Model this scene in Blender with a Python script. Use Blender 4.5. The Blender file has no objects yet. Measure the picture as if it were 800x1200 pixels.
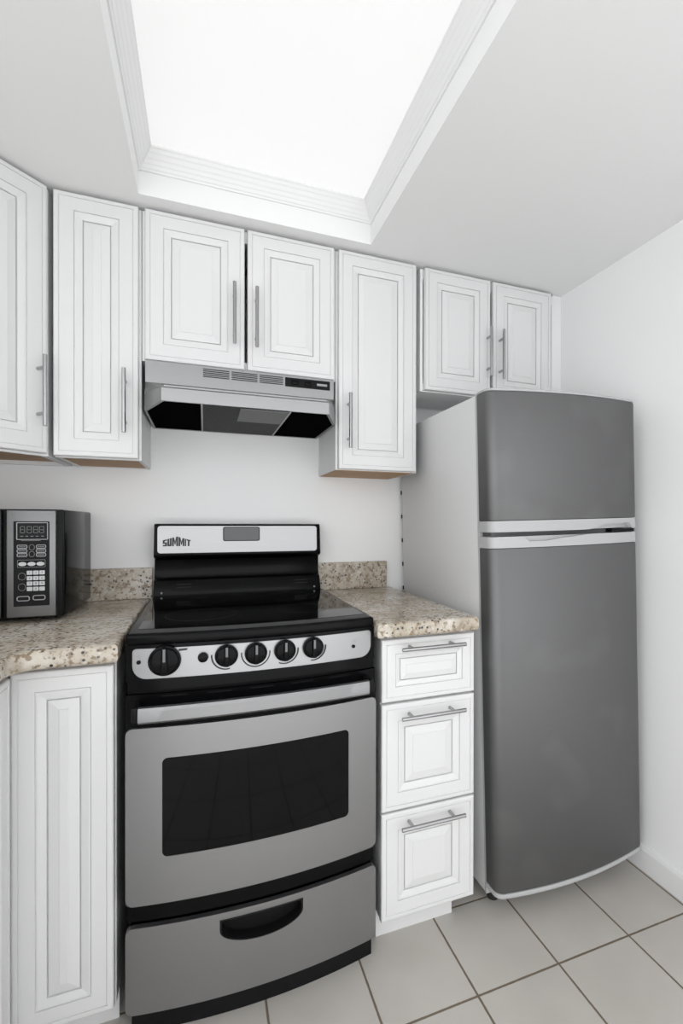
import bpy, bmesh, math, random
from mathutils import Vector, Matrix
S = bpy.context.scene
COL = S.collection
R = math.radians

# ------------------------------------------------------------------ camera
cam_d = bpy.data.cameras.new('camera'); cam = bpy.data.objects.new('camera', cam_d); COL.objects.link(cam)
YAW, PITCH, ROLL = R(21.315), R(-0.228), R(0.107)
fw = Vector((math.sin(YAW)*math.cos(PITCH), math.cos(YAW)*math.cos(PITCH), math.sin(PITCH)))
rt = Vector((math.cos(YAW), -math.sin(YAW), 0)); up = rt.cross(fw)
rt, up = rt*math.cos(ROLL)+up*math.sin(ROLL), up*math.cos(ROLL)-rt*math.sin(ROLL)
cam.matrix_world = Matrix(((rt.x, up.x, -fw.x, -0.72746), (rt.y, up.y, -fw.y, -1.93482), (rt.z, up.z, -fw.z, 1.17936), (0, 0, 0, 1)))
cam_d.sensor_fit = 'VERTICAL'; cam_d.sensor_height = 36; cam_d.sensor_width = 24
cam_d.lens = 572.143/1200*36
cam_d.shift_x = -63.017/1200; cam_d.shift_y = 15.419/1200
cam_d.clip_start = 0.02
S.camera = cam

# ------------------------------------------------------------------ world, exposure
w = bpy.data.worlds.new('world'); S.world = w; w.use_nodes = True
bg = w.node_tree.nodes['Background']; bg.inputs[0].default_value = (0.97, 0.985, 1.0, 1); bg.inputs[1].default_value = 2.45
PANEL_LIGHT = 0.56
S.view_settings.view_transform = 'Standard'; S.view_settings.look = 'None'
S.view_settings.gamma = 1; S.view_settings.use_curve_mapping = False
S.view_settings.exposure = 0.0

# ------------------------------------------------------------------ materials
def mat(name, col, rough=.5, metal=0, spec=.5, emit=None, coat=0):
    m = bpy.data.materials.new(name); m.use_nodes = True
    b = m.node_tree.nodes['Principled BSDF']
    b.inputs['Base Color'].default_value = (*col, 1) if len(col) == 3 else col
    b.inputs['Roughness'].default_value = rough; b.inputs['Metallic'].default_value = metal
    b.inputs['Specular IOR Level'].default_value = spec
    b.inputs['Coat Weight'].default_value = coat
    if emit:
        b.inputs['Emission Color'].default_value = (*emit[0], 1); b.inputs['Emission Strength'].default_value = emit[1]
    return m
def N(m, t, **kw):
    n = m.node_tree.nodes.new(t)
    for k, v in kw.items():
        if k in n.inputs: n.inputs[k].default_value = v
        else: setattr(n, k, v)
    return n
def L(m, a, ao, b, bi): m.node_tree.links.new(a.outputs[ao], b.inputs[bi])
def P(m): return m.node_tree.nodes['Principled BSDF']
def ramp(m, stops, interp='LINEAR'):
    n = N(m, 'ShaderNodeValToRGB'); cr = n.color_ramp; cr.interpolation = interp
    while len(cr.elements) < len(stops): cr.elements.new(.5)
    for e, (p, c) in zip(cr.elements, stops): e.position = p; e.color = (*c, 1)
    return n
def noise_bump(m, scale, strength, dist=.001, detail=3):
    tc = N(m, 'ShaderNodeTexCoord'); no = N(m, 'ShaderNodeTexNoise', Scale=scale, Detail=detail)
    bu = N(m, 'ShaderNodeBump', Strength=strength, Distance=dist)
    L(m, tc, 'Object', no, 'Vector'); L(m, no, 'Fac', bu, 'Height'); L(m, bu, 'Normal', P(m), 'Normal')

M = {}
M['wall'] = mat('wall_paint', (.89, .89, .89), .6, spec=.3); noise_bump(M['wall'], 90, .08)
M['ceil'] = mat('ceiling_paint', (.83, .83, .83), .8, spec=.2); noise_bump(M['ceil'], 70, .06)
M['trim'] = mat('trim_paint', (.81, .81, .81), .4)
M['white'] = mat('cabinet_white', (.71, .71, .71), .38); noise_bump(M['white'], 40, .03)
M['carcass'] = mat('cabinet_carcass', (.82, .82, .82), .5)
M['chrome'] = mat('pull_steel', (.40, .40, .405), .25, 1)
M['black'] = mat('black_enamel', (.004, .004, .0045), .16, spec=.10)
M['blackmat'] = mat('black_plastic', (.006, .006, .0065), .45, spec=.15)
M['hoodblack'] = mat('hood_black', (.004, .004, .004), .7, spec=0)  # flat black without reflections for the hood underside
M['mwblack'] = mat('microwave_black', (.005, .005, .0055), .14, spec=.06)
M['glass'] = mat('black_glass', (.003, .003, .0035), .04, spec=.15)
M['cooktop'] = mat('ceramic_glass', (.003, .003, .0035), .05, spec=.2)
M['ring'] = mat('burner_print', (.012, .012, .0125), .25, spec=.2)
M['print'] = mat('black_print', (.015, .015, .016), .5)
M['greyprint'] = mat('grey_print', (.33, .33, .34), .5)
M['key'] = mat('key_plastic', (.52, .52, .53), .45)
M['dim'] = mat('dim_digits', (.16, .16, .165), .5)
M['fridge_side'] = mat('fridge_side_grey', (.65, .65, .65), .42)
M['band'] = mat('fridge_trim_grey', (.43, .43, .435), .4)
M['rubber'] = mat('rubber', (.015, .015, .016), .6)
M['gasket'] = mat('grey_gasket', (.10, .10, .102), .6)
M['lens'] = mat('hood_lens', (.15, .15, .153), .45, spec=.2)
M['displaygrey'] = mat('display_grey', (.11, .11, .112), .35)
M['diffuser'] = mat('light_diffuser', (.5, .5, .5), .5, emit=((1, 1, 1), PANEL_LIGHT))

def brushed(name, col, rough, sx=3, sz=160, var=.05, axis='x'):
    m = mat(name, col, rough, 1)
    tc = N(m, 'ShaderNodeTexCoord'); mp = N(m, 'ShaderNodeMapping')
    mp.inputs['Scale'].default_value = (sx, sx, sz) if axis == 'x' else (sz, sz, sx)
    no = N(m, 'ShaderNodeTexNoise', Scale=4.0, Detail=4.0)
    mr = N(m, 'ShaderNodeMapRange'); mr.inputs['To Min'].default_value = rough-var; mr.inputs['To Max'].default_value = rough+var
    bu = N(m, 'ShaderNodeBump', Strength=.05, Distance=.0005)
    L(m, tc, 'Object', mp, 'Vector'); L(m, mp, 'Vector', no, 'Vector'); L(m, no, 'Fac', mr, 'Value'); L(m, mr, 'Result', P(m), 'Roughness')
    L(m, no, 'Fac', bu, 'Height'); L(m, bu, 'Normal', P(m), 'Normal')
    return m
M['steel'] = brushed('range_steel', (.31, .31, .314), .46)
M['panelsteel'] = brushed('panel_steel', (.385, .385, .39), .42)  # range steel in a lighter tone for the fascia and knob plate
M['hoodsteel'] = brushed('hood_steel', (.31, .31, .314), .33)
M['mwsteel'] = brushed('microwave_steel', (.21, .21, .213), .46)
M['fridge'] = brushed('fridge_steel', (.185, .185, .187), .60, 160, 3, .03, 'z')
# faint wipe marks on the fridge steel
def smudges(m):
    tc = N(m, 'ShaderNodeTexCoord'); no = N(m, 'ShaderNodeTexNoise', Scale=5.5, Detail=2.0, Roughness=.4)
    r = ramp(m, [(.55, (.185, .185, .187)), (.66, (.200, .200, .202))]); L(m, tc, 'Object', no, 'Vector'); L(m, no, 'Fac', r, 'Fac'); L(m, r, 'Color', P(m), 'Base Color')
smudges(M['fridge'])

def mesh_filter():
    m = mat('grease_filter', (.05, .05, .05), .6, 0, .1)
    tc = N(m, 'ShaderNodeTexCoord'); v = N(m, 'ShaderNodeTexVoronoi', Scale=260.0)
    r = ramp(m, [(.25, (.012, .012, .012)), (.6, (.062, .062, .064))]); L(m, tc, 'Object', v, 'Vector'); L(m, v, 'Distance', r, 'Fac'); L(m, r, 'Color', P(m), 'Base Color')
    return m
M['filter'] = mesh_filter()

def wood():
    m = mat('raw_wood', (.42, .25, .12), .6)
    tc = N(m, 'ShaderNodeTexCoord'); mp = N(m, 'ShaderNodeMapping'); mp.inputs['Scale'].default_value = (3, 40, 3)
    no = N(m, 'ShaderNodeTexNoise', Scale=3.0, Detail=5.0); r = ramp(m, [(.3, (.36, .20, .09)), (.7, (.52, .32, .16))])
    L(m, tc, 'Object', mp, 'Vector'); L(m, mp, 'Vector', no, 'Vector'); L(m, no, 'Fac', r, 'Fac'); L(m, r, 'Color', P(m), 'Base Color')
    return m
M['wood'] = wood()

def granite():
    m = mat('granite', (.5, .45, .38), .22, spec=.5)
    tc = N(m, 'ShaderNodeTexCoord')
    big = N(m, 'ShaderNodeTexNoise', Scale=9.0, Detail=6.0, Roughness=.65, Distortion=.6)
    r1 = ramp(m, [(.30, (.24, .19, .135)), (.45, (.43, .375, .30)), (.60, (.55, .505, .435)), (.74, (.66, .635, .59))])
    L(m, tc, 'Object', big, 'Vector'); L(m, big, 'Fac', r1, 'Fac')
    # brown flecks
    n2 = N(m, 'ShaderNodeTexNoise', Scale=70.0, Detail=4.0, Roughness=.6); r2 = ramp(m, [(.52, (0, 0, 0)), (.62, (1, 1, 1))])
    L(m, tc, 'Object', n2, 'Vector'); L(m, n2, 'Fac', r2, 'Fac')
    mx1 = N(m, 'ShaderNodeMixRGB'); mx1.inputs[2].default_value = (.24, .18, .12, 1)
    L(m, r2, 'Color', mx1, 0); L(m, r1, 'Color', mx1, 1)
    # black specks
    v = N(m, 'ShaderNodeTexVoronoi', Scale=85.0); v.inputs['Randomness'].default_value = 1
    r3 = ramp(m, [(.24, (1, 1, 1)), (.34, (0, 0, 0))]); L(m, tc, 'Object', v, 'Vector'); L(m, v, 'Distance', r3, 'Fac')
    n4 = N(m, 'ShaderNodeTexNoise', Scale=22.0, Detail=2.0); r4 = ramp(m, [(.46, (0, 0, 0)), (.54, (1, 1, 1))]); L(m, tc, 'Object', n4, 'Vector'); L(m, n4, 'Fac', r4, 'Fac')
    mu = N(m, 'ShaderNodeMixRGB', blend_type='MULTIPLY'); mu.inputs[0].default_value = 1; L(m, r3, 'Color', mu, 1); L(m, r4, 'Color', mu, 2)
    mx2 = N(m, 'ShaderNodeMixRGB'); mx2.inputs[2].default_value = (.035, .03, .028, 1)
    L(m, mu, 'Color', mx2, 0); L(m, mx1, 'Color', mx2, 1)
    # pale quartz crystals
    v5 = N(m, 'ShaderNodeTexVoronoi', Scale=48.0); r5 = ramp(m, [(.10, (1, 1, 1)), (.24, (0, 0, 0))]); L(m, tc, 'Object', v5, 'Vector'); L(m, v5, 'Distance', r5, 'Fac')
    mx3 = N(m, 'ShaderNodeMixRGB'); mx3.inputs[2].default_value = (.72, .70, .66, 1)
    sc = N(m, 'ShaderNodeMath', operation='MULTIPLY'); sc.inputs[1].default_value = .55; L(m, r5, 'Color', sc, 0)
    L(m, sc, 'Value', mx3, 0); L(m, mx2, 'Color', mx3, 1); L(m, mx3, 'Color', P(m), 'Base Color')
    return m
M['granite'] = granite()

def tiles():
    T, X0, Y0 = .2475, -.0915, -.880
    m = mat('floor_tile', (.42, .40, .36), .3)
    tc = N(m, 'ShaderNodeTexCoord'); sp = N(m, 'ShaderNodeSeparateXYZ'); L(m, tc, 'Object', sp, 'Vector')
    def dist(out, o):
        a = N(m, 'ShaderNodeMath', operation='SUBTRACT'); a.inputs[1].default_value = o; L(m, sp, out, a, 0)
        b = N(m, 'ShaderNodeMath', operation='PINGPONG'); b.inputs[1].default_value = (T if out == 'X' else .272)/2; L(m, a, 'Value', b, 0); return b
    mn = N(m, 'ShaderNodeMath', operation='MINIMUM'); L(m, dist('X', X0), 'Value', mn, 0); L(m, dist('Y', Y0), 'Value', mn, 1)
    wob = N(m, 'ShaderNodeTexNoise', Scale=60.0); L(m, tc, 'Object', wob, 'Vector')
    ws = N(m, 'ShaderNodeMath', operation='MULTIPLY_ADD'); ws.inputs[1].default_value = .0016; ws.inputs[2].default_value = -.0008; L(m, wob, 'Fac', ws, 0)
    ad = N(m, 'ShaderNodeMath', operation='ADD'); L(m, mn, 'Value', ad, 0); L(m, ws, 'Value', ad, 1)
    mr = N(m, 'ShaderNodeMapRange'); mr.inputs['From Min'].default_value = .0022; mr.inputs['From Max'].default_value = .0034; L(m, ad, 'Value', mr, 'Value')
    n1 = N(m, 'ShaderNodeTexNoise', Scale=6.0, Detail=6.0); r1 = ramp(m, [(.3, (.48, .455, .42)), (.7, (.53, .505, .468))]); L(m, tc, 'Object', n1, 'Vector'); L(m, n1, 'Fac', r1, 'Fac')
    mx = N(m, 'ShaderNodeMixRGB'); mx.inputs[1].default_value = (.155, .122, .085, 1); L(m, mr, 'Result', mx, 0); L(m, r1, 'Color', mx, 2); L(m, mx, 'Color', P(m), 'Base Color')
    rr = N(m, 'ShaderNodeMapRange'); rr.inputs['To Min'].default_value = .8; rr.inputs['To Max'].default_value = .33; L(m, mr, 'Result', rr, 'Value'); L(m, rr, 'Result', P(m), 'Roughness')
    bu = N(m, 'ShaderNodeBump', Strength=.6, Distance=.0015); L(m, mr, 'Result', bu, 'Height'); L(m, bu, 'Normal', P(m), 'Normal')
    return m
M['tile'] = tiles()

# ------------------------------------------------------------------ helpers
def root_loc(o):
    while o.parent: o = o.parent
    return Vector(o['_base']) if '_base' in o else Vector((0, 0, 0))
def obj(name, bm, m, parent=None, smooth=None, base=None):
    bmesh.ops.recalc_face_normals(bm, faces=bm.faces)
    me = bpy.data.meshes.new(name)
    off = root_loc(parent) if parent else (Vector(base) if base else None)
    if off: bmesh.ops.translate(bm, vec=-off, verts=bm.verts)
    if smooth is not None:
        for f in bm.faces: f.smooth = True
        for e in bm.edges:
            e.smooth = (len(e.link_faces) == 2 and e.calc_face_angle(3) < R(smooth))
    bm.to_mesh(me); bm.free()
    me.materials.append(M[m] if isinstance(m, str) else m)
    o = bpy.data.objects.new(name, me); COL.objects.link(o)
    if parent: o.parent = parent
    elif base: o.location = base; o['_base'] = tuple(base)
    return o
def thing(name, label, cat, loc, group=None):
    o = bpy.data.objects.new(name, None); COL.objects.link(o); o.location = loc; o['_base'] = tuple(loc)
    o.empty_display_size = .05
    o['label'] = label; o['category'] = cat
    if group: o['group'] = group
    return o
def tag(o, label, cat, group=None):
    o['label'] = label; o['category'] = cat
    if group: o['group'] = group
    return o
def struct(name, bm, m, smooth=None):
    o = obj(name, bm, m, None, smooth); o['kind'] = 'structure'; return o

def box(bm, x0, x1, y0, y1, z0, z1, bev=0, seg=2):
    b = bmesh.new(); bmesh.ops.create_cube(b, size=1)
    for v in b.verts: v.co = Vector(((x0+x1)/2+v.co.x*(x1-x0), (y0+y1)/2+v.co.y*(y1-y0), (z0+z1)/2+v.co.z*(z1-z0)))
    if bev: bmesh.ops.bevel(b, geom=b.edges[:], offset=bev, segments=seg, profile=.5, affect='EDGES')
    merge(bm, b); return bm
def merge(bm, b, mx=None):
    vs = {}
    for v in b.verts: vs[v] = bm.verts.new(mx @ v.co if mx else v.co)
    for f in b.faces:
        try: bm.faces.new([vs[v] for v in f.verts])
        except ValueError: pass
    b.free()
def BX(*a, **k): return box(bmesh.new(), *a, **k)
def tube(bm, a, b, r, seg=14, bev=0, r2=None):
    a, b = Vector(a), Vector(b); d = b-a
    t = bmesh.new(); bmesh.ops.create_cone(t, cap_ends=True, segments=seg, radius1=r, radius2=r if r2 is None else r2, depth=d.length)
    if bev:
        es = [e for e in t.edges if any(len(f.verts) > 4 for f in e.link_faces)]
        bmesh.ops.bevel(t, geom=es, offset=bev, segments=2, profile=.5, affect='EDGES')
    mx = Matrix.Translation((a+b)/2) @ Vector((0, 0, 1)).rotation_difference(d.normalized()).to_matrix().to_4x4()
    merge(bm, t, mx); return bm
def prism(bm, pts, ax, a0, a1, bev=0, seg=2, edges=None):
    """polygon pts in the two other axes, extruded along ax from a0 to a1"""
    def mk(p, a):
        return Vector((a, p[0], p[1])) if ax == 'x' else Vector((p[0], a, p[1])) if ax == 'y' else Vector((p[0], p[1], a))
    t = bmesh.new(); v0 = [t.verts.new(mk(p, a0)) for p in pts]; v1 = [t.verts.new(mk(p, a1)) for p in pts]
    n = len(pts); t.faces.new(v0); t.faces.new(v1[::-1])
    for i in range(n): t.faces.new((v0[i], v0[(i+1) % n], v1[(i+1) % n], v1[i]))
    bmesh.ops.recalc_face_normals(t, faces=t.faces)
    if bev:
        es = [e for e in t.edges if e.calc_face_angle(0) > R(25)]
        if edges: es = [e for e in es if edges(e)]
        bmesh.ops.bevel(t, geom=es, offset=bev, segments=seg, profile=.5, affect='EDGES')
    merge(bm, t); return bm
def rrect(x0, x1, z0, z1, r, n=6):
    r = [r]*4 if not isinstance(r, (list, tuple)) else r   # bl, br, tr, tl
    out = []
    for (cx, cz, a0, q) in ((x0+r[0], z0+r[0], 180, r[0]), (x1-r[1], z0+r[1], 270, r[1]), (x1-r[2], z1-r[2], 0, r[2]), (x0+r[3], z1-r[3], 90, r[3])):
        for i in range(n+1):
            a = R(a0+90*i/n); out.append((cx+q*math.cos(a), cz+q*math.sin(a)))
    return out
def ellipse(cx, cz, rx, rz, n=20): return [(cx+rx*math.cos(2*math.pi*i/n), cz+rz*math.sin(2*math.pi*i/n)) for i in range(n)]
def ringmesh(bm, outer, inner, y0, y1):
    """flat ring between two equal-length outlines in (x,z), thick from y0 to y1"""
    n = len(outer); vs = []
    for pts in (outer, inner):
        for y in (y0, y1): vs.append([bm.verts.new((p[0], y, p[1])) for p in pts])
    o0, o1, i0, i1 = vs
    for i in range(n):
        j = (i+1) % n
        for q in ((o0[i], o0[j], i0[j], i0[i]), (o1[i], i1[i], i1[j], o1[j]), (o0[i], o1[i], o1[j], o0[j]), (i0[i], i0[j], i1[j], i1[i])): bm.faces.new(q)
    return bm

class Frame:
    """a local frame: o + u*right + z*up + n*out"""
    def __init__(s, o, u): s.o = Vector(o); s.u = Vector(u).normalized(); s.n = s.u.cross(Vector((0, 0, 1)))
    def __call__(s, a, b, d): return s.o + s.u*a + Vector((0, 0, b)) + s.n*d
FX = lambda x, y: Frame((x, y, 0), (1, 0, 0))

def door_bm(fr, w_, z0, z1, f=.052, k=1.0, T=.019):
    """raised-panel cabinet front, its face at d = 0; f frame width, k scale of the moulding"""
    prof = [(0, -T), (0, -.004), (.0015, -.0012), (.0045, 0), (.0125, 0), (.0130, -.0028), (.0148, -.0028), (.0155, -.0006),
            (f, -.0006), (f+.0004, -.0045), (f+.0014, -.0045), (f+.0022, -.0026), (f+.006*k, -.0026), (f+.014*k, -.0045), (f+.021*k, -.0062),
            (f+.0222*k, -.0125), (f+.0240*k, -.0125), (f+.0248*k, -.0072), (f+.046*k, -.0030), (f+.0466*k, -.0018), (f+.0480*k, -.0016)]
    bm = bmesh.new(); prev = None
    for ins, d in prof:
        ring = [bm.verts.new(fr(a, b, d)) for a, b in ((ins, z0+ins), (w_-ins, z0+ins), (w_-ins, z1-ins), (ins, z1-ins))]
        if prev:
            for i in range(4): bm.faces.new((prev[i], prev[(i+1) % 4], ring[(i+1) % 4], ring[i]))
        else: bm.faces.new(ring[::-1])
        prev = ring
    bm.faces.new(prev)
    return bm
def pull_bm(fr, a, b, vertical, Ln, out=.032, r=.0056, post=None):
    """bar pull centred at (a, b)"""
    bm = bmesh.new(); h = Ln/2; p = post if post else Ln*.32
    if vertical:
        tube(bm, fr(a, b-h, out), fr(a, b+h, out), r, 14, .001)
        for s in (-1, 1): tube(bm, fr(a, b+s*p, 0), fr(a, b+s*p, out), .0048, 12)
    else:
        tube(bm, fr(a-h, b, out), fr(a+h, b, out), r, 14, .001)
        for s in (-1, 1): tube(bm, fr(a+s*p, b, 0), fr(a+s*p, b, out), .0048, 12)
    return bm

# ------------------------------------------------------------------ room
XL, XR, YB, ZC = -1.735, .673, -3.1, 2.136
def wallbox(name, *a): return struct(name, BX(*a), 'wall')
struct('floor', BX(XL-.1, XR+.1, YB, .1, -.05, 0), 'tile')
wallbox('wall_back', XL-.1, XR+.1, 0, .1, 0, 2.5)
wallbox('wall_left', XL-.1, XL, -1.40, 0, 0, 2.5)
wallbox('wall_right', XR, XR+.1, -2.35, 0, 0, 2.5)
# ceiling: a slab with a recessed light well
TX0, TX1, TY1, TY0, ZT = -.907, -.196, -.338, -1.62, 2.262
bm = bmesh.new()
xs = (XL-.1, TX0, TX1, XR+.1); ys = (YB, TY0, TY1, .1)
for i in range(3):
    for j in range(3):
        if i == 1 and j == 1: continue
        box(bm, xs[i], xs[i+1], ys[j], ys[j+1], ZC, ZT+.06)
bmesh.ops.remove_doubles(bm, verts=bm.verts, dist=1e-5)
seen = {}
for f in list(bm.faces): seen.setdefault(tuple(round(c, 4) for c in f.calc_center_median()), []).append(f)
bmesh.ops.delete(bm, geom=[f for fs in seen.values() if len(fs) > 1 for f in fs], context='FACES')
box(bm, TX0-.02, TX1+.02, TY0-.02, TY1+.02, ZT+.035, ZT+.06)
struct('ceiling', bm, 'ceil')
# crown moulding round the well: stepped profile (inward offset, z)
prof = [(0, 2.204), (.004, 2.204), (.0062, 2.209), (.0088, 2.211), (.0125, 2.219), (.0152, 2.222), (.0190, 2.230), (.0222, 2.234), (.0268, 2.243), (.0302, 2.247), (.0338, 2.254), (.037, 2.2575), (.037, 2.262), (0, 2.262)]
bm = bmesh.new(); rings = []
for ins, z in prof:
    rings.append([bm.verts.new(p) for p in ((TX0+ins, TY0+ins, z), (TX1-ins, TY0+ins, z), (TX1-ins, TY1-ins, z), (TX0+ins, TY1-ins, z))])
for a, b in zip(rings, rings[1:]+rings[:1]):
    for i in range(4): bm.faces.new((a[i], a[(i+1) % 4], b[(i+1) % 4], b[i]))
struct('trim_1', bm, 'trim')
tag(obj('ceiling_light', BX(TX0+.001, TX1-.001, TY0+.001, TY1-.001, 2.2625, 2.2700), 'diffuser', None, base=((TX0+TX1)/2, (TY0+TY1)/2, 2.2625)),
    'large bright white luminous panel set in the recessed ceiling well', 'ceiling light')
# baseboard on the right wall
bm = prism(bmesh.new(), [(XR-.0005, .0), (XR-.014, .0), (XR-.014, .070), (XR-.010, .080), (XR-.0005, .084)], 'y', -2.35, -.003)
struct('baseboard_right', bm, 'trim')

# ------------------------------------------------------------------ upper cabinets
YU = -.2909; ZU = 2.1265
def cabinet(label, x0, x1, z0, doors, group, name='upper_cabinet', yb=-.003, stile=None, wood_bottom=True, flush=False):
    """doors: list of (x0, x1, z0, z1, handle side, handle z0, handle z1, f)"""
    t = thing(name, label, 'cabinet', ((x0+x1)/2, YU+.02, z0), group)
    bm = bmesh.new(); y1 = YU+.0205
    # carcass: sides, top, back, face frame, with the wooden bottom set a little up inside
    th = .010
    box(bm, x0, x0+th, y1, yb, z0, 2.127); box(bm, x1-th, x1, y1, yb, z0, 2.127)
    box(bm, x0+th, x1-th, y1, yb, 2.111, 2.127); box(bm, x0+th, x1-th, yb-.006, yb, z0, 2.111)
    box(bm, x0+th, x1-th, y1, y1+.018, 2.09, 2.111); box(bm, x0+th, x1-th, y1, y1+.018, z0, z0+.03)
    if stile: box(bm, stile-.015, stile+.015, y1, y1+.018, z0+.03, 2.09)
    obj('body', bm, 'carcass', t)
    o = obj('bottom_panel', BX(x0+.003, x1-.012, y1+.004, yb-.001, z0-.0015, z0+.012) if flush else BX(x0+th, x1-th, y1+.018, yb-.006, z0+.003, z0+.020), 'wood' if wood_bottom else 'carcass', t)
    if wood_bottom: o['label'] = 'bare brown wood underside'
    for (a, b, c, d, hx, h0, h1, f) in doors:
        fr = FX(a, YU)
        do = obj('door', door_bm(fr, b-a, c, d, f), 'white', t)
        if hx is not None:
            ho = obj('handle', pull_bm(fr, hx-a, (h0+h1)/2, True, h1-h0), 'chrome', do); ho['label'] = 'brushed steel bar handle'
    return t
G1 = 'white upper kitchen cabinets'
t = cabinet('tall narrow white upper cabinet beside the hood, left of it, with one low handle', -1.1280, -.9065, 1.368,
        [(-1.1285, -.9130, 1.371, ZU, -.947, 1.442, 1.631, .050)], G1)
obj('screw_cap', tube(bmesh.new(), (-1.03, -.065, 1.3785), (-1.03, -.065, 1.375), .006, 12), 'key', t)
cabinet('short two-door white upper cabinet directly above the range hood', -.9045, -.3045, 1.672,
        [(-.8955, -.6080, 1.6727, ZU, -.640, 1.742, 1.937, .050), (-.5985, -.3120, 1.6727, ZU, -.572, 1.740, 1.933, .050)], G1, wood_bottom=False)
cabinet('tall white upper cabinet between the range hood and the fridge', -.3025, .004, 1.366,
        [(-.2960, -.0050, 1.368, ZU, -.263, 1.437, 1.626, .048)], G1, flush=True)
t = cabinet('small two-door white upper cabinet above the fridge', .020, .628, 1.672,
        [(.0320, .3120, 1.6752, ZU, .2965, 1.744, 1.934, .048), (.3240, .6018, 1.6752, ZU, .3525, 1.740, 1.932, .048)], G1, wood_bottom=False)
obj('filler_strip', BX(.6285, XR-.001, -.266, -.245, 1.672, 2.1345), 'carcass', t)
# diagonal corner cabinet
t = thing('upper_cabinet', 'white diagonal corner upper cabinet at the left edge, angled door', 'cabinet', (-1.42, -.2, 1.368), G1)
cx, cy = -1.1355, -.2905
Ld = .43
n45 = Vector((1, -1, 0)).normalized(); u45 = Vector((1, 1, 0)).normalized()
p1 = Vector((cx, cy, 0)) - n45*.0205 - u45*.012; p0 = p1 - u45*(Ld-.012)
# plan outline of the box
plan = [(p1.x, p1.y), (-1.1440, p1.y+.010), (-1.1440, -.003), (XL+.003, -.003), (XL+.003, p0.y), (p0.x, p0.y)]
obj('body', prism(bmesh.new(), plan, 'z', 1.392, 2.127), 'carcass', t)
bm = bmesh.new()
cen = Vector((sum(p[0] for p in plan)/6, sum(p[1] for p in plan)/6))
inner = [tuple(cen+(Vector(p)-cen)*.93) for p in plan]
lo = [[bm.verts.new((*p, z)) for p in pl] for pl, z in ((plan, 1.3915), (plan, 1.368), (inner, 1.368), (inner, 1.3915))]
for a, b in zip(lo, lo[1:]+lo[:1]):
    for i in range(6): bm.faces.new((a[i], a[(i+1) % 6], b[(i+1) % 6], b[i]))
obj('bottom_rail', bm, 'carcass', t)
o = obj('bottom_panel', prism(bmesh.new(), [tuple(cen+(Vector(p)-cen)*.925) for p in plan], 'z', 1.380, 1.3912), 'wood', t); o['label'] = 'bare brown wood underside'
fr = Frame(Vector((cx, cy, 0))-u45*(Ld-.006), u45)
do = obj('door', door_bm(fr, Ld-.012, 1.374, ZU, .052), 'white', t)
ho = obj('handle', pull_bm(fr, Ld-.012-.026, 1.543, True, .197), 'chrome', do); ho['label'] = 'brushed steel bar handle'

# ------------------------------------------------------------------ base cabinets
YD = -.6741; YF = YD+.020
# drawer base, right of the range
t = thing('base_cabinet', 'white base cabinet with three drawers between range and fridge', 'cabinet', (-.127, -.33, 0), 'white base kitchen cabinets')
bm = bmesh.new(); X0, X1 = -.2725, .0165
box(bm, X0, X1, YF, -.004, .076, .868, .001); box(bm, X0, X1-.045, -.616, -.03, 0, .076)
obj('body', bm, 'white', t)
obj('toe_kick', BX(X0-.001, -.030, -.6225, -.6165, 0, .076), 'white', t)
for (z0, z1, zh, f, k) in ((.683, .8565, .834, .040, .72), (.3795, .6765, .645, .048, 1.0), (.0765, .3735, .343, .048, 1.0)):
    fr = FX(-.2742, YD); do = obj('drawer', door_bm(fr, .2912, z0, z1, f, k), 'white', t)
    ho = obj('handle', pull_bm(fr, .1455, zh, False, .197, .034, .0056, .064), 'chrome', do); ho['label'] = 'brushed steel bar handle'
# single-door base, left of the range
t = thing('base_cabinet', 'white base cabinet with one tall handleless door left of the range', 'cabinet', (-1.02, -.33, 0), 'white base kitchen cabinets')
bm = bmesh.new(); box(bm, -1.119, -.9165, YF, -.004, .072, .868, .001); box(bm, -1.119, -.9165, -.610, -.03, 0, .072)
obj('body', bm, 'white', t)
obj('toe_kick', BX(-1.119, -.9165, -.6165, -.6105, 0, .072), 'white', t)
obj('door', door_bm(FX(-1.1130, YD), .1935, .074, .857, .044, .95), 'white', t)
# corner run along the left wall, face towards the range
t = thing('base_cabinet', 'white corner base cabinet along the left wall, only its edge showing', 'cabinet', (-1.42, -.9, 0), 'white base kitchen cabinets')
bm = bmesh.new(); box(bm, XL+.002, -1.1215, -1.35, -.004, .076, .868, .001); box(bm, XL+.002, -1.17, -1.35, -.004, 0, .076)
obj('body', bm, 'white', t)
fr = Frame((-1.1015, -1.345, 0), (0, 1, 0))
obj('door', door_bm(fr, .640, .082, .857, .052), 'white', t)
obj('toe_kick', BX(-1.1695, -1.1640, -1.35, -.62, 0, .076), 'white', t)

# ------------------------------------------------------------------ worktops and backsplashes
ZK0, ZK1 = .8695, .912
arc = [(-1.045-.045+.045*math.sin(a), -.7135-.045+.045*math.cos(a)) for a in [R(90*i/6) for i in range(7)]][::-1]
arc = [(-1.092+.05-.05*math.sin(R(15*i)), -.7135-.05+.05*math.cos(R(15*i))) for i in range(7)]
top = [(XL+.002, -.001), (-.9055, -.001), (-.9055, -.7135)] + arc + [(-1.092, -1.36), (XL+.002, -1.36)]
front = lambda e: all((v.co.y < -.69 and v.co.x > -1.2) for v in e.verts) or all(v.co.x > -.93 for v in e.verts)
bm = prism(bmesh.new(), top, 'z', ZK0, ZK1, .011, 3, lambda e: front(e) and abs(e.verts[0].co.z-e.verts[1].co.z) < 1e-4)
tag(obj('countertop', bm, 'granite', None, 40, base=(-1.3, -.4, ZK0)), 'speckled beige granite worktop left of the range, under the microwave', 'countertop')
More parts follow.
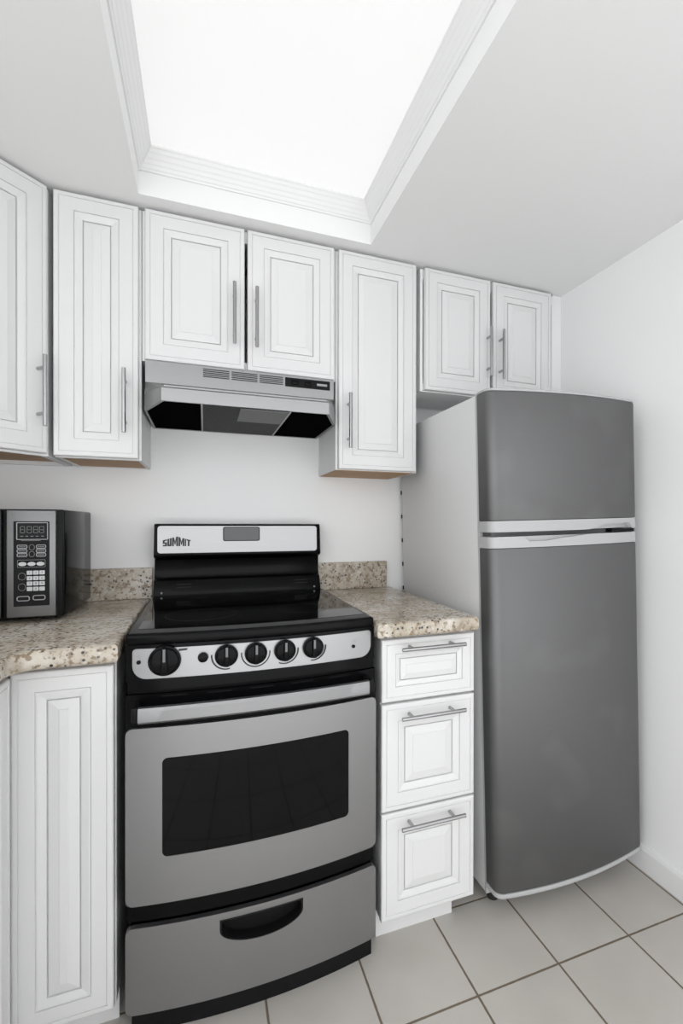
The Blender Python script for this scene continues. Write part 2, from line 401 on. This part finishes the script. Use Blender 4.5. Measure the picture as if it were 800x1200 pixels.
bm = prism(bmesh.new(), [(-.3000, -.001), (.0075, -.001), (.0075, -.7135), (-.3000, -.7135)], 'z', ZK0, ZK1, .011, 3, lambda e: any(v.co.y < -.7 for v in e.verts) and all(abs(v.co.z-e.verts[0].co.z) < 1e-4 for v in e.verts))
tag(obj('countertop', bm, 'granite', None, 40, base=(-.15, -.4, ZK0)), 'short speckled beige granite worktop between range and fridge', 'countertop')
tag(obj('backsplash', BX(XL+.002, -.8995, -.019, -.0005, ZK1+.0005, 1.021, .0015), 'granite', None, base=(-1.3, -.01, ZK1)), 'low granite backsplash strip behind the microwave, left of the range', 'backsplash')
tag(obj('backsplash', BX(-.3090, -.0180, -.019, -.0005, ZK1+.0005, 1.021, .0015), 'granite', None, base=(-.16, -.01, ZK1)), 'short low granite backsplash strip between range and fridge', 'backsplash')

# ------------------------------------------------------------------ range
RC, RH = -.5950, .300
def yb(x, off=0):
    q = min(1, abs((x-RC)/RH)); return -.685-.030*(1-q*q)-off
def strip(bm, x0, x1, lo, hi, off, T=.006, n=44, xs=None, nz=3, edge=.0015):
    """panel following the bowed front between heights lo(x) and hi(x); off = how proud, T = thickness"""
    lo = lo if callable(lo) else (lambda x, c=lo: c); hi = hi if callable(hi) else (lambda x, c=hi: c)
    xs = xs or [x0+(x1-x0)*i/n for i in range(n+1)]
    cols = []
    for x in xs:
        a, b = lo(x), hi(x)
        zs = [a+(b-a)*k/nz for k in range(nz+1)]
        cols.append(([bm.verts.new((x, yb(x, off), z)) for z in zs], [bm.verts.new((x, yb(x, off-T), z)) for z in zs]))
    for (f0, b0), (f1, b1) in zip(cols, cols[1:]):
        for k in range(nz):
            bm.faces.new((f0[k], f1[k], f1[k+1], f0[k+1])); bm.faces.new((b0[k], b0[k+1], b1[k+1], b1[k]))
        bm.faces.new((f0[0], b0[0], b1[0], f1[0])); bm.faces.new((f0[-1], f1[-1], b1[-1], b0[-1]))
    for (f, b) in (cols[0], cols[-1]):
        for k in range(nz): bm.faces.new((f[k], f[k+1], b[k+1], b[k]))
    return bm
def rlo(x0, x1, z, r):
    return lambda x: z + (r-math.sqrt(max(0, r*r-max(0, r-(x-x0))**2)) if x < x0+r else r-math.sqrt(max(0, r*r-max(0, r-(x1-x))**2)) if x > x1-r else 0)
def rhi(x0, x1, z, r):
    g = rlo(x0, x1, 0, r); return lambda x: z-g(x)
def xsr(x0, x1, r, n=36):
    s = [r*(1-math.cos(R(90*i/6))) for i in range(7)]
    return [x0+a for a in s] + [x0+r+(x1-x0-2*r)*i/n for i in range(1, n)] + [x1-a for a in s[::-1]]
rg = thing('range', 'freestanding stainless steel and black electric range with five control knobs', 'stove', (RC, -.35, 0))
RX0, RX1 = -.8915, -.2985
bm = bmesh.new(); box(bm, RX0, RX1, -.655, -.004, .03, .864, .004); box(bm, RX0, -.3045, -.655, -.024, .863, .9005)
strip(bm, RX0, RX1, .262, .302, -.012, .05, nz=1); strip(bm, RX0, RX1, .786, .822, -.014, .05, nz=1)
obj('body', bm, 'black', rg)
# kick
obj('kick_plate', strip(bmesh.new(), RX0+.008, RX1-.004, .001, .062, -.016, .02, nz=1), 'blackmat', rg, 30)
# storage drawer
DX0, DX1 = -.8945, -.2965
gx0, gx1, gz1 = -.694, -.498, .241
gmid = (gx0+gx1)/2
def glo(x): q = (x-gmid)/((gx1-gx0)/2); return .2165 - .0385*math.sqrt(max(0, 1-q*q))**1.0 + .0*q
dlo, dhi = rlo(DX0, DX1, .060, .016), rhi(DX0, DX1, .2575, .016)
bm = bmesh.new()
X = xsr(DX0, DX1, .016, 40)
gcols = [gmid-(gx1-gx0)/2*math.cos(math.pi*i/24) for i in range(25)]
strip(bm, 0, 0, dlo, dhi, .004, .014, xs=[x for x in X if x < gx0-.004]+[gx0])
strip(bm, 0, 0, dlo, dhi, .004, .014, xs=[gx1]+[x for x in X if x > gx1+.004])
strip(bm, 0, 0, dlo, glo, .004, .014, xs=gcols); strip(bm, 0, 0, gz1, dhi, .004, .014, xs=gcols, nz=1)
bmesh.ops.remove_doubles(bm, verts=bm.verts, dist=1e-5)
dr = obj('drawer', bm, 'steel', rg, 40)
bm = bmesh.new()
strip(bm, 0, 0, glo, gz1, -.022, .003, xs=gcols)
# pocket walls and a raised lip round the opening
ol = [(x, gz1) for x in gcols] + [(x, glo(x)) for x in gcols[::-1]]
def offs(p, s):
    c = Vector((gmid, .222)); v = Vector(p)-c; return (c.x+v.x*(1+s/abs(gx1-gx0)*2), c.y+v.y*(1+s*18))
n = len(ol); rings = []
for pts, of in ((ol, -.022), (ol, .0055), ([offs(p, -.004) for p in ol], .0065), ([offs(p, -.006) for p in ol], .002), ([offs(p, -.006) for p in ol], -.022)):
    rings.append([bm.verts.new((p[0], yb(p[0], of), p[1])) for p in pts])
for a, b in zip(rings, rings[1:]):
    for i in range(n): bm.faces.new((a[i], a[(i+1) % n], b[(i+1) % n], b[i]))
go = obj('recessed_grip', bm, 'blackmat', dr, 40); go['label'] = 'black half-moon recessed grip'
# oven door
bm = strip(bmesh.new(), DX0-.0005, DX1+.0005, .3035, .785, -.006, .024, nz=1)
od = obj('oven_door', bm, 'black', rg, 40)
wx0, wx1, wz0, wz1, wr = -.818, -.3765, .4135, .6405, .012
plo, phi = rlo(DX0, DX1, .3075, .016), rhi(DX0, DX1, .7115, .016)
wlo, whi = rlo(wx0, wx1, wz0, wr), rhi(wx0, wx1, wz1, wr)
WX = xsr(wx0, wx1, wr, 30); X = xsr(DX0, DX1, .016, 40)
bm = bmesh.new()
strip(bm, 0, 0, plo, phi, .004, .010, xs=[x for x in X if x < wx0-.002]+[wx0]); strip(bm, 0, 0, plo, phi, .004, .010, xs=[wx1]+[x for x in X if x > wx1+.002])
strip(bm, 0, 0, plo, wlo, .004, .010, xs=WX); strip(bm, 0, 0, whi, phi, .004, .010, xs=WX)
bmesh.ops.remove_doubles(bm, verts=bm.verts, dist=1e-5)
o = obj('door_panel', bm, 'steel', od, 40); o['label'] = 'brushed stainless steel facing'
o = obj('oven_window', strip(bmesh.new(), 0, 0, wlo, whi, .0032, .006, xs=WX), 'glass', od, 40); o['label'] = 'black glass window'
for k in range(5):
    a = -.82+k*.098; obj('vent_slot', strip(bmesh.new(), a, a+.055, .7785, .7815, -.0050, .002, n=8, nz=1), 'ring', od)
hx0, hx1 = -.8635, -.3325
bm = bmesh.new(); X = [hx0+(hx1-hx0)*i/40 for i in range(41)]
sec = [(0, .7385), (-.010, .7375), (-.0135, .742), (-.0135, .765), (-.010, .7715), (0, .7725), (.006, .7685), (.006, .742)]
rings = [[bm.verts.new((x, yb(x, .038)+s[0], s[1]+.003*(1-((x-RC)/RH)**2))) for s in sec] for x in X]
for a, b in zip(rings, rings[1:]):
    for i in range(8): bm.faces.new((a[i], a[(i+1) % 8], b[(i+1) % 8], b[i]))
bm.faces.new(rings[0]); bm.faces.new(rings[-1][::-1])
o = obj('handle', bm, 'steel', od, 28); o['label'] = 'curved stainless steel handle bar'
for x0, x1 in ((hx0-.014, hx0-.0005), (hx1+.0005, hx1+.014)):
    xm = (x0+x1)/2
    obj('handle_bracket', BX(x0, x1, yb(xm, .044), yb(xm, -.004), .738, .773, .004), 'blackmat', od, 40)
# control panel
bm = strip(bmesh.new(), RX0-.002, -.3020, .817, .9005, -.001, .03, nz=1)
cp = obj('control_panel', bm, 'black', rg, 40)
cx0, cx1 = -.8800, -.3125
def clo(x): return rlo(cx0, cx1, .8235, .030)(x)
def chi(x): return rhi(cx0, cx1, .8925, .008)(x)
o = obj('panel_plate', strip(bmesh.new(), 0, 0, clo, chi, .0022, .004, xs=xsr(cx0, cx1, .030, 30)), 'panelsteel', cp, 40); o['label'] = 'brushed steel plate behind the knobs'
def knob(x, z, r, h):
    y0 = yb(x, .0024); bm = bmesh.new()
    tube(bm, (x, y0, z), (x, y0-h*.35, z), r, 32, .0015); tube(bm, (x, y0-h*.35, z), (x, y0-h*.62, z), r*.93, 32, .003, r*.84)
    g = bmesh.new(); box(g, -r*.20, r*.20, -h, -h*.3, -r*.86, r*.96, .0028, 3)
    for v in g.verts: v.co.x *= 1 + .35*(-v.co.z/r)*.5
    merge(bm, g, Matrix.Translation((x, y0, z)))
    k = obj('knob', bm, 'black', cp, 40)
    m = bmesh.new(); box(m, x-.0026, x+.0026, y0-h-.0004, y0-h+.001, z+r*.05, z+r*.88); o = obj('pointer_line', m, 'dim', k)
    return k
knob(-.8125, .8645, .0345, .026)
for x in (-.6795, -.6125, -.5435, -.4730): knob(x, .8665, .0262, .024)
def flat_arc(x, z, r0, r1, a0, a1, m='print', n=20):
    bm = bmesh.new(); y0 = yb(x, .0026); o_, i_ = [], []
    for i in range(n+1):
        a = R(a0+(a1-a0)*i/n)
        for L_, r in ((o_, r1), (i_, r0)): L_.append((x+r*math.cos(a), z+r*math.sin(a)))
    pts = o_+i_[::-1]
    return prism(bm, pts, 'y', y0, y0+.0008)
for x in (-.6795, -.6125, -.5435, -.4730):
    obj('dial_marking', flat_arc(x, .8665, .0315, .0345, 175, 365), 'print', cp)
obj('dial_marking', flat_arc(-.8125, .8645, .0355, .0362, -40, 55), 'print', cp)
bm = bmesh.new(); y0 = yb(-.766, .0026); prism(bm, [(-.783, .8885), (-.764, .8895), (-.7655, .885), (-.784, .884)], 'y', y0, y0+.0008); obj('dial_marking', bm, 'print', cp)
# oven light button and the two indicator lamps
y0 = yb(-.731, .0024); bm = tube(bmesh.new(), (-.731, y0, .866), (-.731, y0-.007, .866), .0115, 24, .002); obj('push_button', bm, 'black', cp, 40)
for x, z in ((-.867, .8625), (-.363, .8555)):
    y0 = yb(x, .0024); obj('indicator_lamp', tube(bmesh.new(), (x, y0, z), (x, y0-.003, z), .0047, 16, .001), 'black', cp, 40)
    bm = bmesh.new()
    for dz, wd in ((.013, .010), (.009, .007)): box(bm, x-wd/2+.003, x+wd/2+.003, y0-.0005, y0+.0005, z+dz, z+dz+.0016)
    obj('lamp_caption', bm, 'greyprint', cp)
# cooktop
bm = bmesh.new(); X = [-.8955+(.8955-.3020)*i/30 for i in range(31)]
out = [(x, yb(x, .004)) for x in X] + [(-.3020, -.072), (-.8955, -.072)]
prism(bm, out, 'z', .9005, .9270, .008, 3)
ct = obj('cooktop', bm, 'black', rg, 40)
gl = [(-.874+(.874-.316)*i/20, -.640-.026*(1-(2*i/20-1)**2)) for i in range(21)] + [(-.316, -.112), (-.874, -.112)]
o = obj('glass_surface', prism(bmesh.new(), gl, 'z', .9265, .9278), 'cooktop', ct); o['label'] = 'glossy black ceramic glass'
for bx, by, br in ((-.735, -.49, .092), (-.455, -.49, .075), (-.735, -.235, .075), (-.455, -.235, .092)):
    bm = bmesh.new(); v0 = []; 
    for r in (br, br-.0025):
        v0.append([bm.verts.new((bx+r*math.cos(2*math.pi*i/48), by+r*math.sin(2*math.pi*i/48), .9280)) for i in range(48)])
    v1 = [[bm.verts.new(v.co+Vector((0, 0, -.0004))) for v in q] for q in v0]
    for i in range(48):
        j = (i+1) % 48
        bm.faces.new((v0[0][i], v0[0][j], v0[1][j], v0[1][i])); bm.faces.new((v1[0][i], v1[1][i], v1[1][j], v1[0][j]))
        bm.faces.new((v0[0][i], v1[0][i], v1[0][j], v0[0][j])); bm.faces.new((v0[1][i], v0[1][j], v1[1][j], v1[1][i]))
    obj('burner_ring', bm, 'ring', ct)
# backguard
bgx0, bgx1 = -.8925, -.3110
pf = [(-.020, .905), (-.020, 1.176), (-.074, 1.176), (-.080, 1.172), (-.086, 1.066), (-.080, 1.060), (-.044, 1.050), (-.040, 1.000), (-.044, .984), (-.060, .978), (-.076, .942), (-.078, .930), (-.078, .905)]
bm = prism(bmesh.new(), pf, 'x', bgx0, bgx1, .003, 2)
for v in bm.verts:
    q = (v.co.z-.912)/(1.176-.912); v.co.x += .004*q if v.co.x < RC else -.004*q
bk = obj('backguard', bm, 'black', rg, 35)
def bgy(z): return -.080-(1.172-z)/(1.172-1.066)*.006
# stainless strip with rounded corners, sloped with the backguard face
def sheet(pts, y_of, T):
    bm = bmesh.new(); a = [bm.verts.new((p[0], y_of(p[1])-T, p[1])) for p in pts]; b = [bm.verts.new((p[0], y_of(p[1])+.0005, p[1])) for p in pts]
    n = len(pts); bm.faces.new(a); bm.faces.new(b[::-1])
    for i in range(n): bm.faces.new((a[i], a[(i+1) % n], b[(i+1) % n], b[i]))
    return bm
o = obj('fascia', sheet(rrect(-.8780, -.3285, 1.0745, 1.1685, .010), bgy, .0016), 'panelsteel', bk); o['label'] = 'brushed steel fascia with black lettering'
fa = o
o = obj('clock_display', sheet(rrect(-.6665, -.5390, 1.1140, 1.1655, .007), bgy, .0028), 'print', bk)
obj('display_window', sheet(rrect(-.6630, -.5425, 1.1170, 1.1625, .005), bgy, .0034), 'displaygrey', o)
# lettering on the fascia, each letter taller towards the middle
def letters(x, z0, wtot):
    bm = bmesh.new(); sw = .020
    def q(pts): return [Vector((p[0], 0, p[1])) for p in pts]
    H = [('S', .150), ('U', .150), ('M', .215), ('M', .215), ('I', .050), ('T', .150)]
    gap = (1-sum(h for _, h in H))/5; u = 0; t = .066; v = .20
    for ch, w_ in H:
        a, b = u, u+w_; polys = []
        if ch == 'S': polys = [[(a, 1-v), (b, 1-v), (b, 1), (a, 1)], [(a, .5-v/2), (a+t, .5-v/2), (a+t, 1-v), (a, 1-v)], [(a+t, .5-v/2), (b, .5-v/2), (b, .5+v/2), (a+t, .5+v/2)], [(b-t, v), (b, v), (b, .5-v/2), (b-t, .5-v/2)], [(a, 0), (b, 0), (b, v), (a, v)]]
        if ch == 'U': polys = [[(a, v*.5), (a+t, v), (a+t, 1), (a, 1)], [(b-t, v), (b, v*.5), (b, 1), (b-t, 1)], [(a, v*.5), (a+.02, 0), (a+.03, v), (a+t, v)], [(a+.02, 0), (b-.02, 0), (b-t, v), (a+t, v)], [(b-.02, 0), (b, v*.5), (b-t, v)]]
        if ch == 'M':
            m = (a+b)/2; polys = [[(a, 0), (a+t, 0), (a+t, 1), (a, 1)], [(b-t, 0), (b, 0), (b, 1), (b-t, 1)], [(a+t, 1), (a+t, .62), (m-.012, .15), (m, .15), (m, .5)], [(m, .5), (m, .15), (m+.012, .15), (b-t, .62), (b-t, 1)]]
        if ch == 'I': polys = [[(a, 0), (b, 0), (b, 1), (a, 1)]]
        if ch == 'T': m = (a+b)/2; polys = [[(a, 1-v), (b, 1-v), (b, 1), (a, 1)], [(m-t/2, 0), (m+t/2, 0), (m+t/2, 1-v), (m-t/2, 1-v)]]
        for p in polys:
            pts = []
            for (c, d) in p:
                h = .0205+.0135*(1-abs(2*c-1))**1.1; z = z0+d*h; pts.append((x+c*wtot, z))
            f = [bm.verts.new((c, bgy(d)-.0022, d)) for c, d in pts]; k = [bm.verts.new((c, bgy(d)-.0012, d)) for c, d in pts]; n = len(pts)
            bm.faces.new(f); bm.faces.new(k[::-1])
            for i in range(n): bm.faces.new((f[i], f[(i+1) % n], k[(i+1) % n], k[i]))
        u = b+gap
    return bm
obj('lettering', letters(-.8615, 1.0985, .0885), 'print', fa)
# ledge of the backguard: two screws and vent slots
for x in (-.866, -.336): obj('screw', tube(bmesh.new(), (x, -.0740, .9365), (x, -.0805, .9370), .0035, 12, .001), 'greyprint', bk, 40)
for xc in (-.795, -.385):
    for k in range(2):
        bm = bmesh.new()
        z = .952+k*.010; y = -.060-(.978-z)/(.036)*.016
        box(bm, xc-.024, xc+.024, y-.0012, y+.002, z, z+.003); obj('vent_slot', bm, 'ring', bk)

# ------------------------------------------------------------------ range hood
hd = thing('range_hood', 'slim stainless steel under-cabinet range hood above the stove', 'range hood', (-.6045, -.2, 1.515))
HX0, HX1 = -.8955, -.3135
bm = bmesh.new()
foot = [(HX0, -.004), (HX0, -.300), (HX0+.057, -.455), (HX1-.057, -.455), (HX1, -.300), (HX1, -.004)]
band = [(HX0, -.004), (HX0, -.270), (HX0+.001, -.2905), (HX1-.001, -.2905), (HX1, -.270), (HX1, -.004)]
def loop(pts, z): return [bm.verts.new((p[0], p[1], z if not callable(z) else z(p))) for p in pts]
lip_in = [(p[0]+(.006 if p[0] < -.6 else -.006), p[1]+(.007 if p[1] < -.2 else -.004)) for p in foot]
zt = lambda p: 1.5505 if p[1] < -.4 else 1.5700 if p[1] < -.2 else 1.59
zt2 = lambda p: 1.557 if p[1] < -.4 else 1.577 if p[1] < -.2 else 1.597
top2 = [(p[0]+(.004 if p[0] < -.6 else -.004)*(p[1] < -.4), p[1]+(.009 if p[1] < -.4 else .004 if p[1] < -.2 else 0)) for p in foot]
L1 = [loop(lip_in, 1.560), loop(lip_in, 1.515), loop(foot, 1.515), loop(foot, zt), loop(top2, zt2), loop(band, 1.604), loop(band, 1.6705)]
for a, b in zip(L1, L1[1:]):
    for i in range(6): bm.faces.new((a[i], a[(i+1) % 6], b[(i+1) % 6], b[i]))
bm.faces.new(L1[-1])
bmesh.ops.recalc_face_normals(bm, faces=bm.faces)
obj('shell', bm, 'hoodsteel', hd, 22)
# dark interior pan
bm = prism(bmesh.new(), [(p[0]+(.001 if p[0] < -.6 else -.001), p[1]+.001*(p[1] < -.2)) for p in lip_in], 'z', 1.517, 1.5225)
o = obj('interior_pan', bm, 'hoodblack', hd); o['label'] = 'black underside'
bm = bmesh.new(); box(bm, -.735, -.487, -.444, -.02, 1.5135, 1.519); fo = obj('grease_filter', bm, 'filter', hd)
bm = bmesh.new()
for a in ((-.738, -.733, -.446, -.02), (-.489, -.484, -.446, -.02)): box(bm, *a, 1.5125, 1.519)
box(bm, -.738, -.484, -.024, -.018, 1.5125, 1.519)
obj('filter_frame', bm, 'hoodsteel', fo)
obj('light_lens', BX(-.630, -.491, -.444, -.262, 1.5105, 1.5138, .001), 'lens', hd)
# vent grilles: three groups of slots on the front band, and the switch strip
for a, b in ((-.7325, -.6545), (-.6475, -.5680), (-.5610, -.4860)):
    bm = bmesh.new()
    for k in range(5):
        z = 1.6365+k*.0058; box(bm, a, b, -.2914, -.2895, z, z+.0031)
    obj('vent_grille', bm, 'print', hd)
sw = obj('switch_strip', BX(-.4790, -.3275, -.2925, -.2902, 1.6335, 1.6635, .0006), 'blackmat', hd); sw['label'] = 'black strip with two switches'
for x in (-.447, -.403): obj('switch', BX(x-.011, x+.011, -.2965, -.2926, 1.642, 1.656, .002), 'black', sw, 40)
obj('maker_plate', BX(-.373, -.338, -.2932, -.2926, 1.6450, 1.6525, .0002), 'greyprint', sw)

# ------------------------------------------------------------------ microwave
mw = thing('microwave', 'stainless and black microwave oven on the left worktop', 'microwave', (-1.315, -.2, .9125))
MX0, MX1, MY = -1.545, -1.0865, -.350
obj('body', BX(MX0, MX1, MY, -.021, .9245, 1.2145, .004), 'mwblack', mw, 40)
for x in (MX0+.05, MX1-.05):
    for y in (-.31, -.09): obj('foot', tube(bmesh.new(), (x, y, .9125), (x, y, .925), .013, 14, .002), 'rubber', mw, 40)
obj('front_bezel', BX(MX0, MX1-.002, MY-.012, MY-.0005, .9245, 1.2150, .003), 'blackmat', mw, 40)
# door: steel frame with dark window
bm = ringmesh(bmesh.new(), rrect(MX0+.003, -1.2235, .9290, 1.2115, .004), rrect(MX0+.045, -1.2275+.0005, .9560, 1.1840, .004), MY-.028, MY-.0125)
md = obj('door', bm, 'mwsteel', mw, 40)
o = obj('door_window', BX(MX0+.0445, -1.2270, MY-.0265, MY-.0130, .9555, 1.1845), 'glass', md); o['label'] = 'black glass window'
obj('door_edge', BX(-1.2232, -1.2205, MY-.027, MY-.0125, .9290, 1.2115), 'black', md)
cpn = obj('control_frame', BX(-1.2100, -1.1010, MY-.028, MY-.0125, .9290, 1.2115, .0025), 'mwsteel', mw, 40); cpn['label'] = 'brushed steel frame round the keypad'
PY = MY-.0284
kp = obj('keypad', prism(bmesh.new(), rrect(-1.1945, -1.1150, .9580, 1.1825, .002), 'y', PY-.0006, PY+.0010), 'blackmat', mw); kp['label'] = 'black keypad panel'
def mx(u): return -1.1945+(u-145)/330*.0795
def mz(v): return 1.1825-(v-178)/782*.2245
def su(d): return d/330*.0795
def outline(pts_o, pts_i, m='greyprint', name='button', y=.0012): return obj(name, ringmesh(bmesh.new(), pts_o, pts_i, PY-y, PY+.0002), m, kp)
def orr(u0, u1, v0, v1, r, wd, name='button', m='greyprint'):
    a, b, c, d = mx(u0), mx(u1), mz(v1), mz(v0); t = su(wd)
    return outline(rrect(a, b, c, d, r), rrect(a+t, b-t, c+t, d-t, max(r-t, .0002)), m, name)
dp = orr(172, 462, 187, 348, .0025, 8, 'display_frame')
obj('display', prism(bmesh.new(), rrect(mx(188), mx(445), mz(326), mz(200), .001), 'y', PY-.0010, PY), 'glass', dp)
bm = bmesh.new()
for u in (228, 290, 350, 404):      # unlit seven-segment eights
    x0, x1, z1, z0 = mx(u-22), mx(u+22), mz(224), mz(286); zm = (z0+z1)/2; t = .0011; ya, ybk = PY-.0014, PY-.0009
    for a in ((x0, x1, z1-t, z1), (x0, x1, z0, z0+t), (x0, x1, zm-t/2, zm+t/2), (x0, x0+t, z0, zm), (x1-t, x1, z0, zm), (x0, x0+t, zm, z1), (x1-t, x1, zm, z1)): box(bm, a[0], a[1], ya, ybk, a[2], a[3])
for u in (222, 268, 315, 362, 412): box(bm, mx(u-13), mx(u+13), PY-.0014, PY-.0009, mz(318), mz(312))
obj('display_digits', bm, 'dim', dp)
obj('caption_bar', BX(mx(215), mx(392), PY-.0012, PY, mz(358), mz(353)), 'dim', kp)
for v in (412, 450, 487):
    orr(176, 271, v-18, v+18, .0036, 7); orr(351, 444, v-18, v+18, .0036, 7)
    for ua, ub in ((192, 255), (368, 428)): obj('button_caption', BX(mx(ua), mx(ub), PY-.0012, PY, mz(v+4), mz(v-4)), 'dim', kp)
for v in (418, 480): orr(286, 338, v-27, v+27, .0062, 5, m='dim')
orr(180, 438, 532, 603, .002, 5, 'button_border', 'dim')
for u in (227, 310, 392): obj('button', prism(bmesh.new(), ellipse(mx(u), mz(571), su(37), su(22)), 'y', PY-.0018, PY), 'key', kp)
for v in (685, 783): orr(187, 257, v-34, v+34, .0083, 5, m='dim')
def glyph(ch, x, z, h):
    c = bpy.data.curves.new('digit', 'FONT'); c.body = ch; c.size = h*1.4; c.align_x = 'CENTER'; c.align_y = 'CENTER'
    o = bpy.data.objects.new('digit_source', c); COL.objects.link(o)
    me = bpy.data.meshes.new_from_object(o.evaluated_get(bpy.context.evaluated_depsgraph_get())); bpy.data.objects.remove(o)
    b = bmesh.new(); b.from_mesh(me); bpy.data.meshes.remove(me)
    for v_ in b.verts: v_.co = Vector((x+v_.co.x, PY-.0021, z+v_.co.y))
    return b
digits = ['1', '2', '3', '4', '5', '6', '7', '8', '9', '', '0', '']
for i, v in enumerate((652, 703, 752, 802)):
    for j, u in enumerate((292, 350, 407)):
        k = obj('key', prism(bmesh.new(), rrect(mx(u)-su(25), mx(u)+su(25), mz(v)-su(22), mz(v)+su(22), .0012, 3), 'y', PY-.0018, PY), 'key', kp)
        if digits[i*3+j]: obj('digit', glyph(digits[i*3+j], mx(u), mz(v), .0055), 'print', k)
orr(174, 293, 866, 912, .0052, 8); orr(320, 438, 861, 908, .0052, 8)

# ------------------------------------------------------------------ fridge
FBASE = Vector((.0755, -.35, 0)); FW = .572
fg = thing('refrigerator', 'grey stainless top-freezer refrigerator in the right corner', 'refrigerator', FBASE)
fx = lambda a: FBASE.x+a
bm = BX(fx(.001), fx(FW-.001), -.640, -.032, .045, 1.568, .006); fb = obj('body', bm, 'fridge_side', fg, 40); fb['label'] = 'light grey painted cabinet'
obj('front_frame', BX(fx(.0005), fx(FW-.0005), -.650, -.6405, .045, 1.570, .003), 'band', fg, 40)
# condenser panel with its dark mounting tabs at the back
obj('back_panel', BX(fx(.03), fx(FW-.03), -.0315, -.018, .10, 1.50, .002), 'blackmat', fg)
for k in range(12): obj('condenser_tab', BX(fx(.002), fx(.035), -.030, -.020, .30+k*.1, .316+k*.1), 'blackmat', fg)
def section(ins, y0=-.653, yf=-.712, bow=.032, r=.030):
    pts = [(ins, y0)]
    n = 28
    def fy(a): q = (a-FW/2)/(FW/2); return yf-bow*(1-q*q)
    a0, a1 = ins, FW-ins
    for i in range(9):
        t = R(90*i/8); pts.append((a0+r*(1-math.cos(t)), fy(a0+r)+ins+r*(1-math.sin(t))))
    for i in range(1, n): a = a0+r+(a1-a0-2*r)*i/n; pts.append((a, fy(a)+ins))
    for i in range(9):
        t = R(90-90*i/8); pts.append((a1-r*(1-math.cos(t)), fy(a1-r)+ins+r*(1-math.sin(t))))
    pts.append((FW-ins, y0))
    return [(FBASE.x+p[0], p[1]) for p in pts]
def slab(z0, z1, bev=.004, inset=0, y0=-.653):
    bm = bmesh.new(); rings = []
    for ins, z in ((bev+inset, z0), (inset+bev*.3, z0+bev*.3), (inset, z0+bev), (inset, z1-bev), (inset+bev*.3, z1-bev*.3), (inset+bev, z1)):
        rings.append([bm.verts.new((*p, z)) for p in section(ins, y0)])
    n = len(rings[0])
    for a, b in zip(rings, rings[1:]):
        for i in range(n): bm.faces.new((a[i], a[(i+1) % n], b[(i+1) % n], b[i]))
    bm.faces.new(rings[0][::-1]); bm.faces.new(rings[-1])
    return bm
fd = obj('freezer_door', slab(1.186, 1.566), 'fridge', fg, 35); fd['label'] = 'grey stainless upper door'
ld = obj('fridge_door', slab(.085, 1.1055), 'fridge', fg, 35); ld['label'] = 'grey stainless lower door'
o = obj('door_cap', slab(1.5665, 1.574, .002), 'band', fd, 35); o['label'] = 'light grey cap strip'
o = obj('door_cap', slab(.070, .0845, .004, -.001), 'band', ld, 35); o['label'] = 'light grey bottom strip'
# trim bands between the doors with a scooped hand-hold in each
def shell(lo, hi, z0, z1, T=.014):
    bm = bmesh.new(); sec = section(-.0005); inn = section(T)
    cols = []
    for p, q in zip(sec, inn):
        a = p[0]-FBASE.x; l, h = lo(a), hi(a)
        cols.append([bm.verts.new((*p, l)), bm.verts.new((*p, h)), bm.verts.new((*q, h)), bm.verts.new((*q, l))])
    for a, b in zip(cols, cols[1:]):
        for i in range(4): bm.faces.new((a[i], a[(i+1) % 4], b[(i+1) % 4], b[i]))
    bm.faces.new(cols[0]); bm.faces.new(cols[-1][::-1])
    return bm
sm = lambda t: max(0, min(1, t))**2*(3-2*max(0, min(1, t)))
up_lo = lambda a: 1.153+.0155*(sm((a-.33)/.09)+.15*sm((a-.42)/.12))*(1-sm((a-.530)/.006))
lw_hi = lambda a: 1.139-.0150*(sm((a-.105)/.006))*(1-.55*sm((a-.17)/.08)-.45*sm((a-.25)/.09))
for nm, par, z0, z1, lo, hi in (('upper', fd, 1.153, 1.1855, up_lo, lambda a: 1.1855), ('lower', ld, 1.106, 1.139, lambda a: 1.106, lw_hi)):
    o = obj('trim_band', shell(lo, hi, z0, z1), 'band', par, 35); o['label'] = 'light grey moulded trim with scooped hand-hold'
    obj('band_core', slab(z0+.001, z1, .001, .0145), 'band', par, 35)
o = obj('hinge', BX(fx(.450), fx(.545), -.722, -.655, 1.1405, 1.1515, .001), 'blackmat', fg); o['label'] = 'black middle hinge plate'
obj('hinge_pin', tube(bmesh.new(), (fx(.551), -.708, 1.1392), (fx(.551), -.708, 1.1528), .009, 18), 'chrome', o, 40)
obj('gasket', BX(fx(.012), fx(.445), -.700, -.652, 1.1400, 1.1520), 'gasket', fg)
for a, extra in ((.045, 0), (FW-.045, .0146)):
    for y in (-.615, -.13): obj('foot', tube(bmesh.new(), (fx(a), y, .001-.0262*a+.0004), (fx(a), y, .046), .019, 18, .003), 'rubber', fg, 40)
fg.rotation_euler = (0, R(-1.5), 0)
for o in list(bpy.data.objects):
    if '_base' in o: del o['_base']
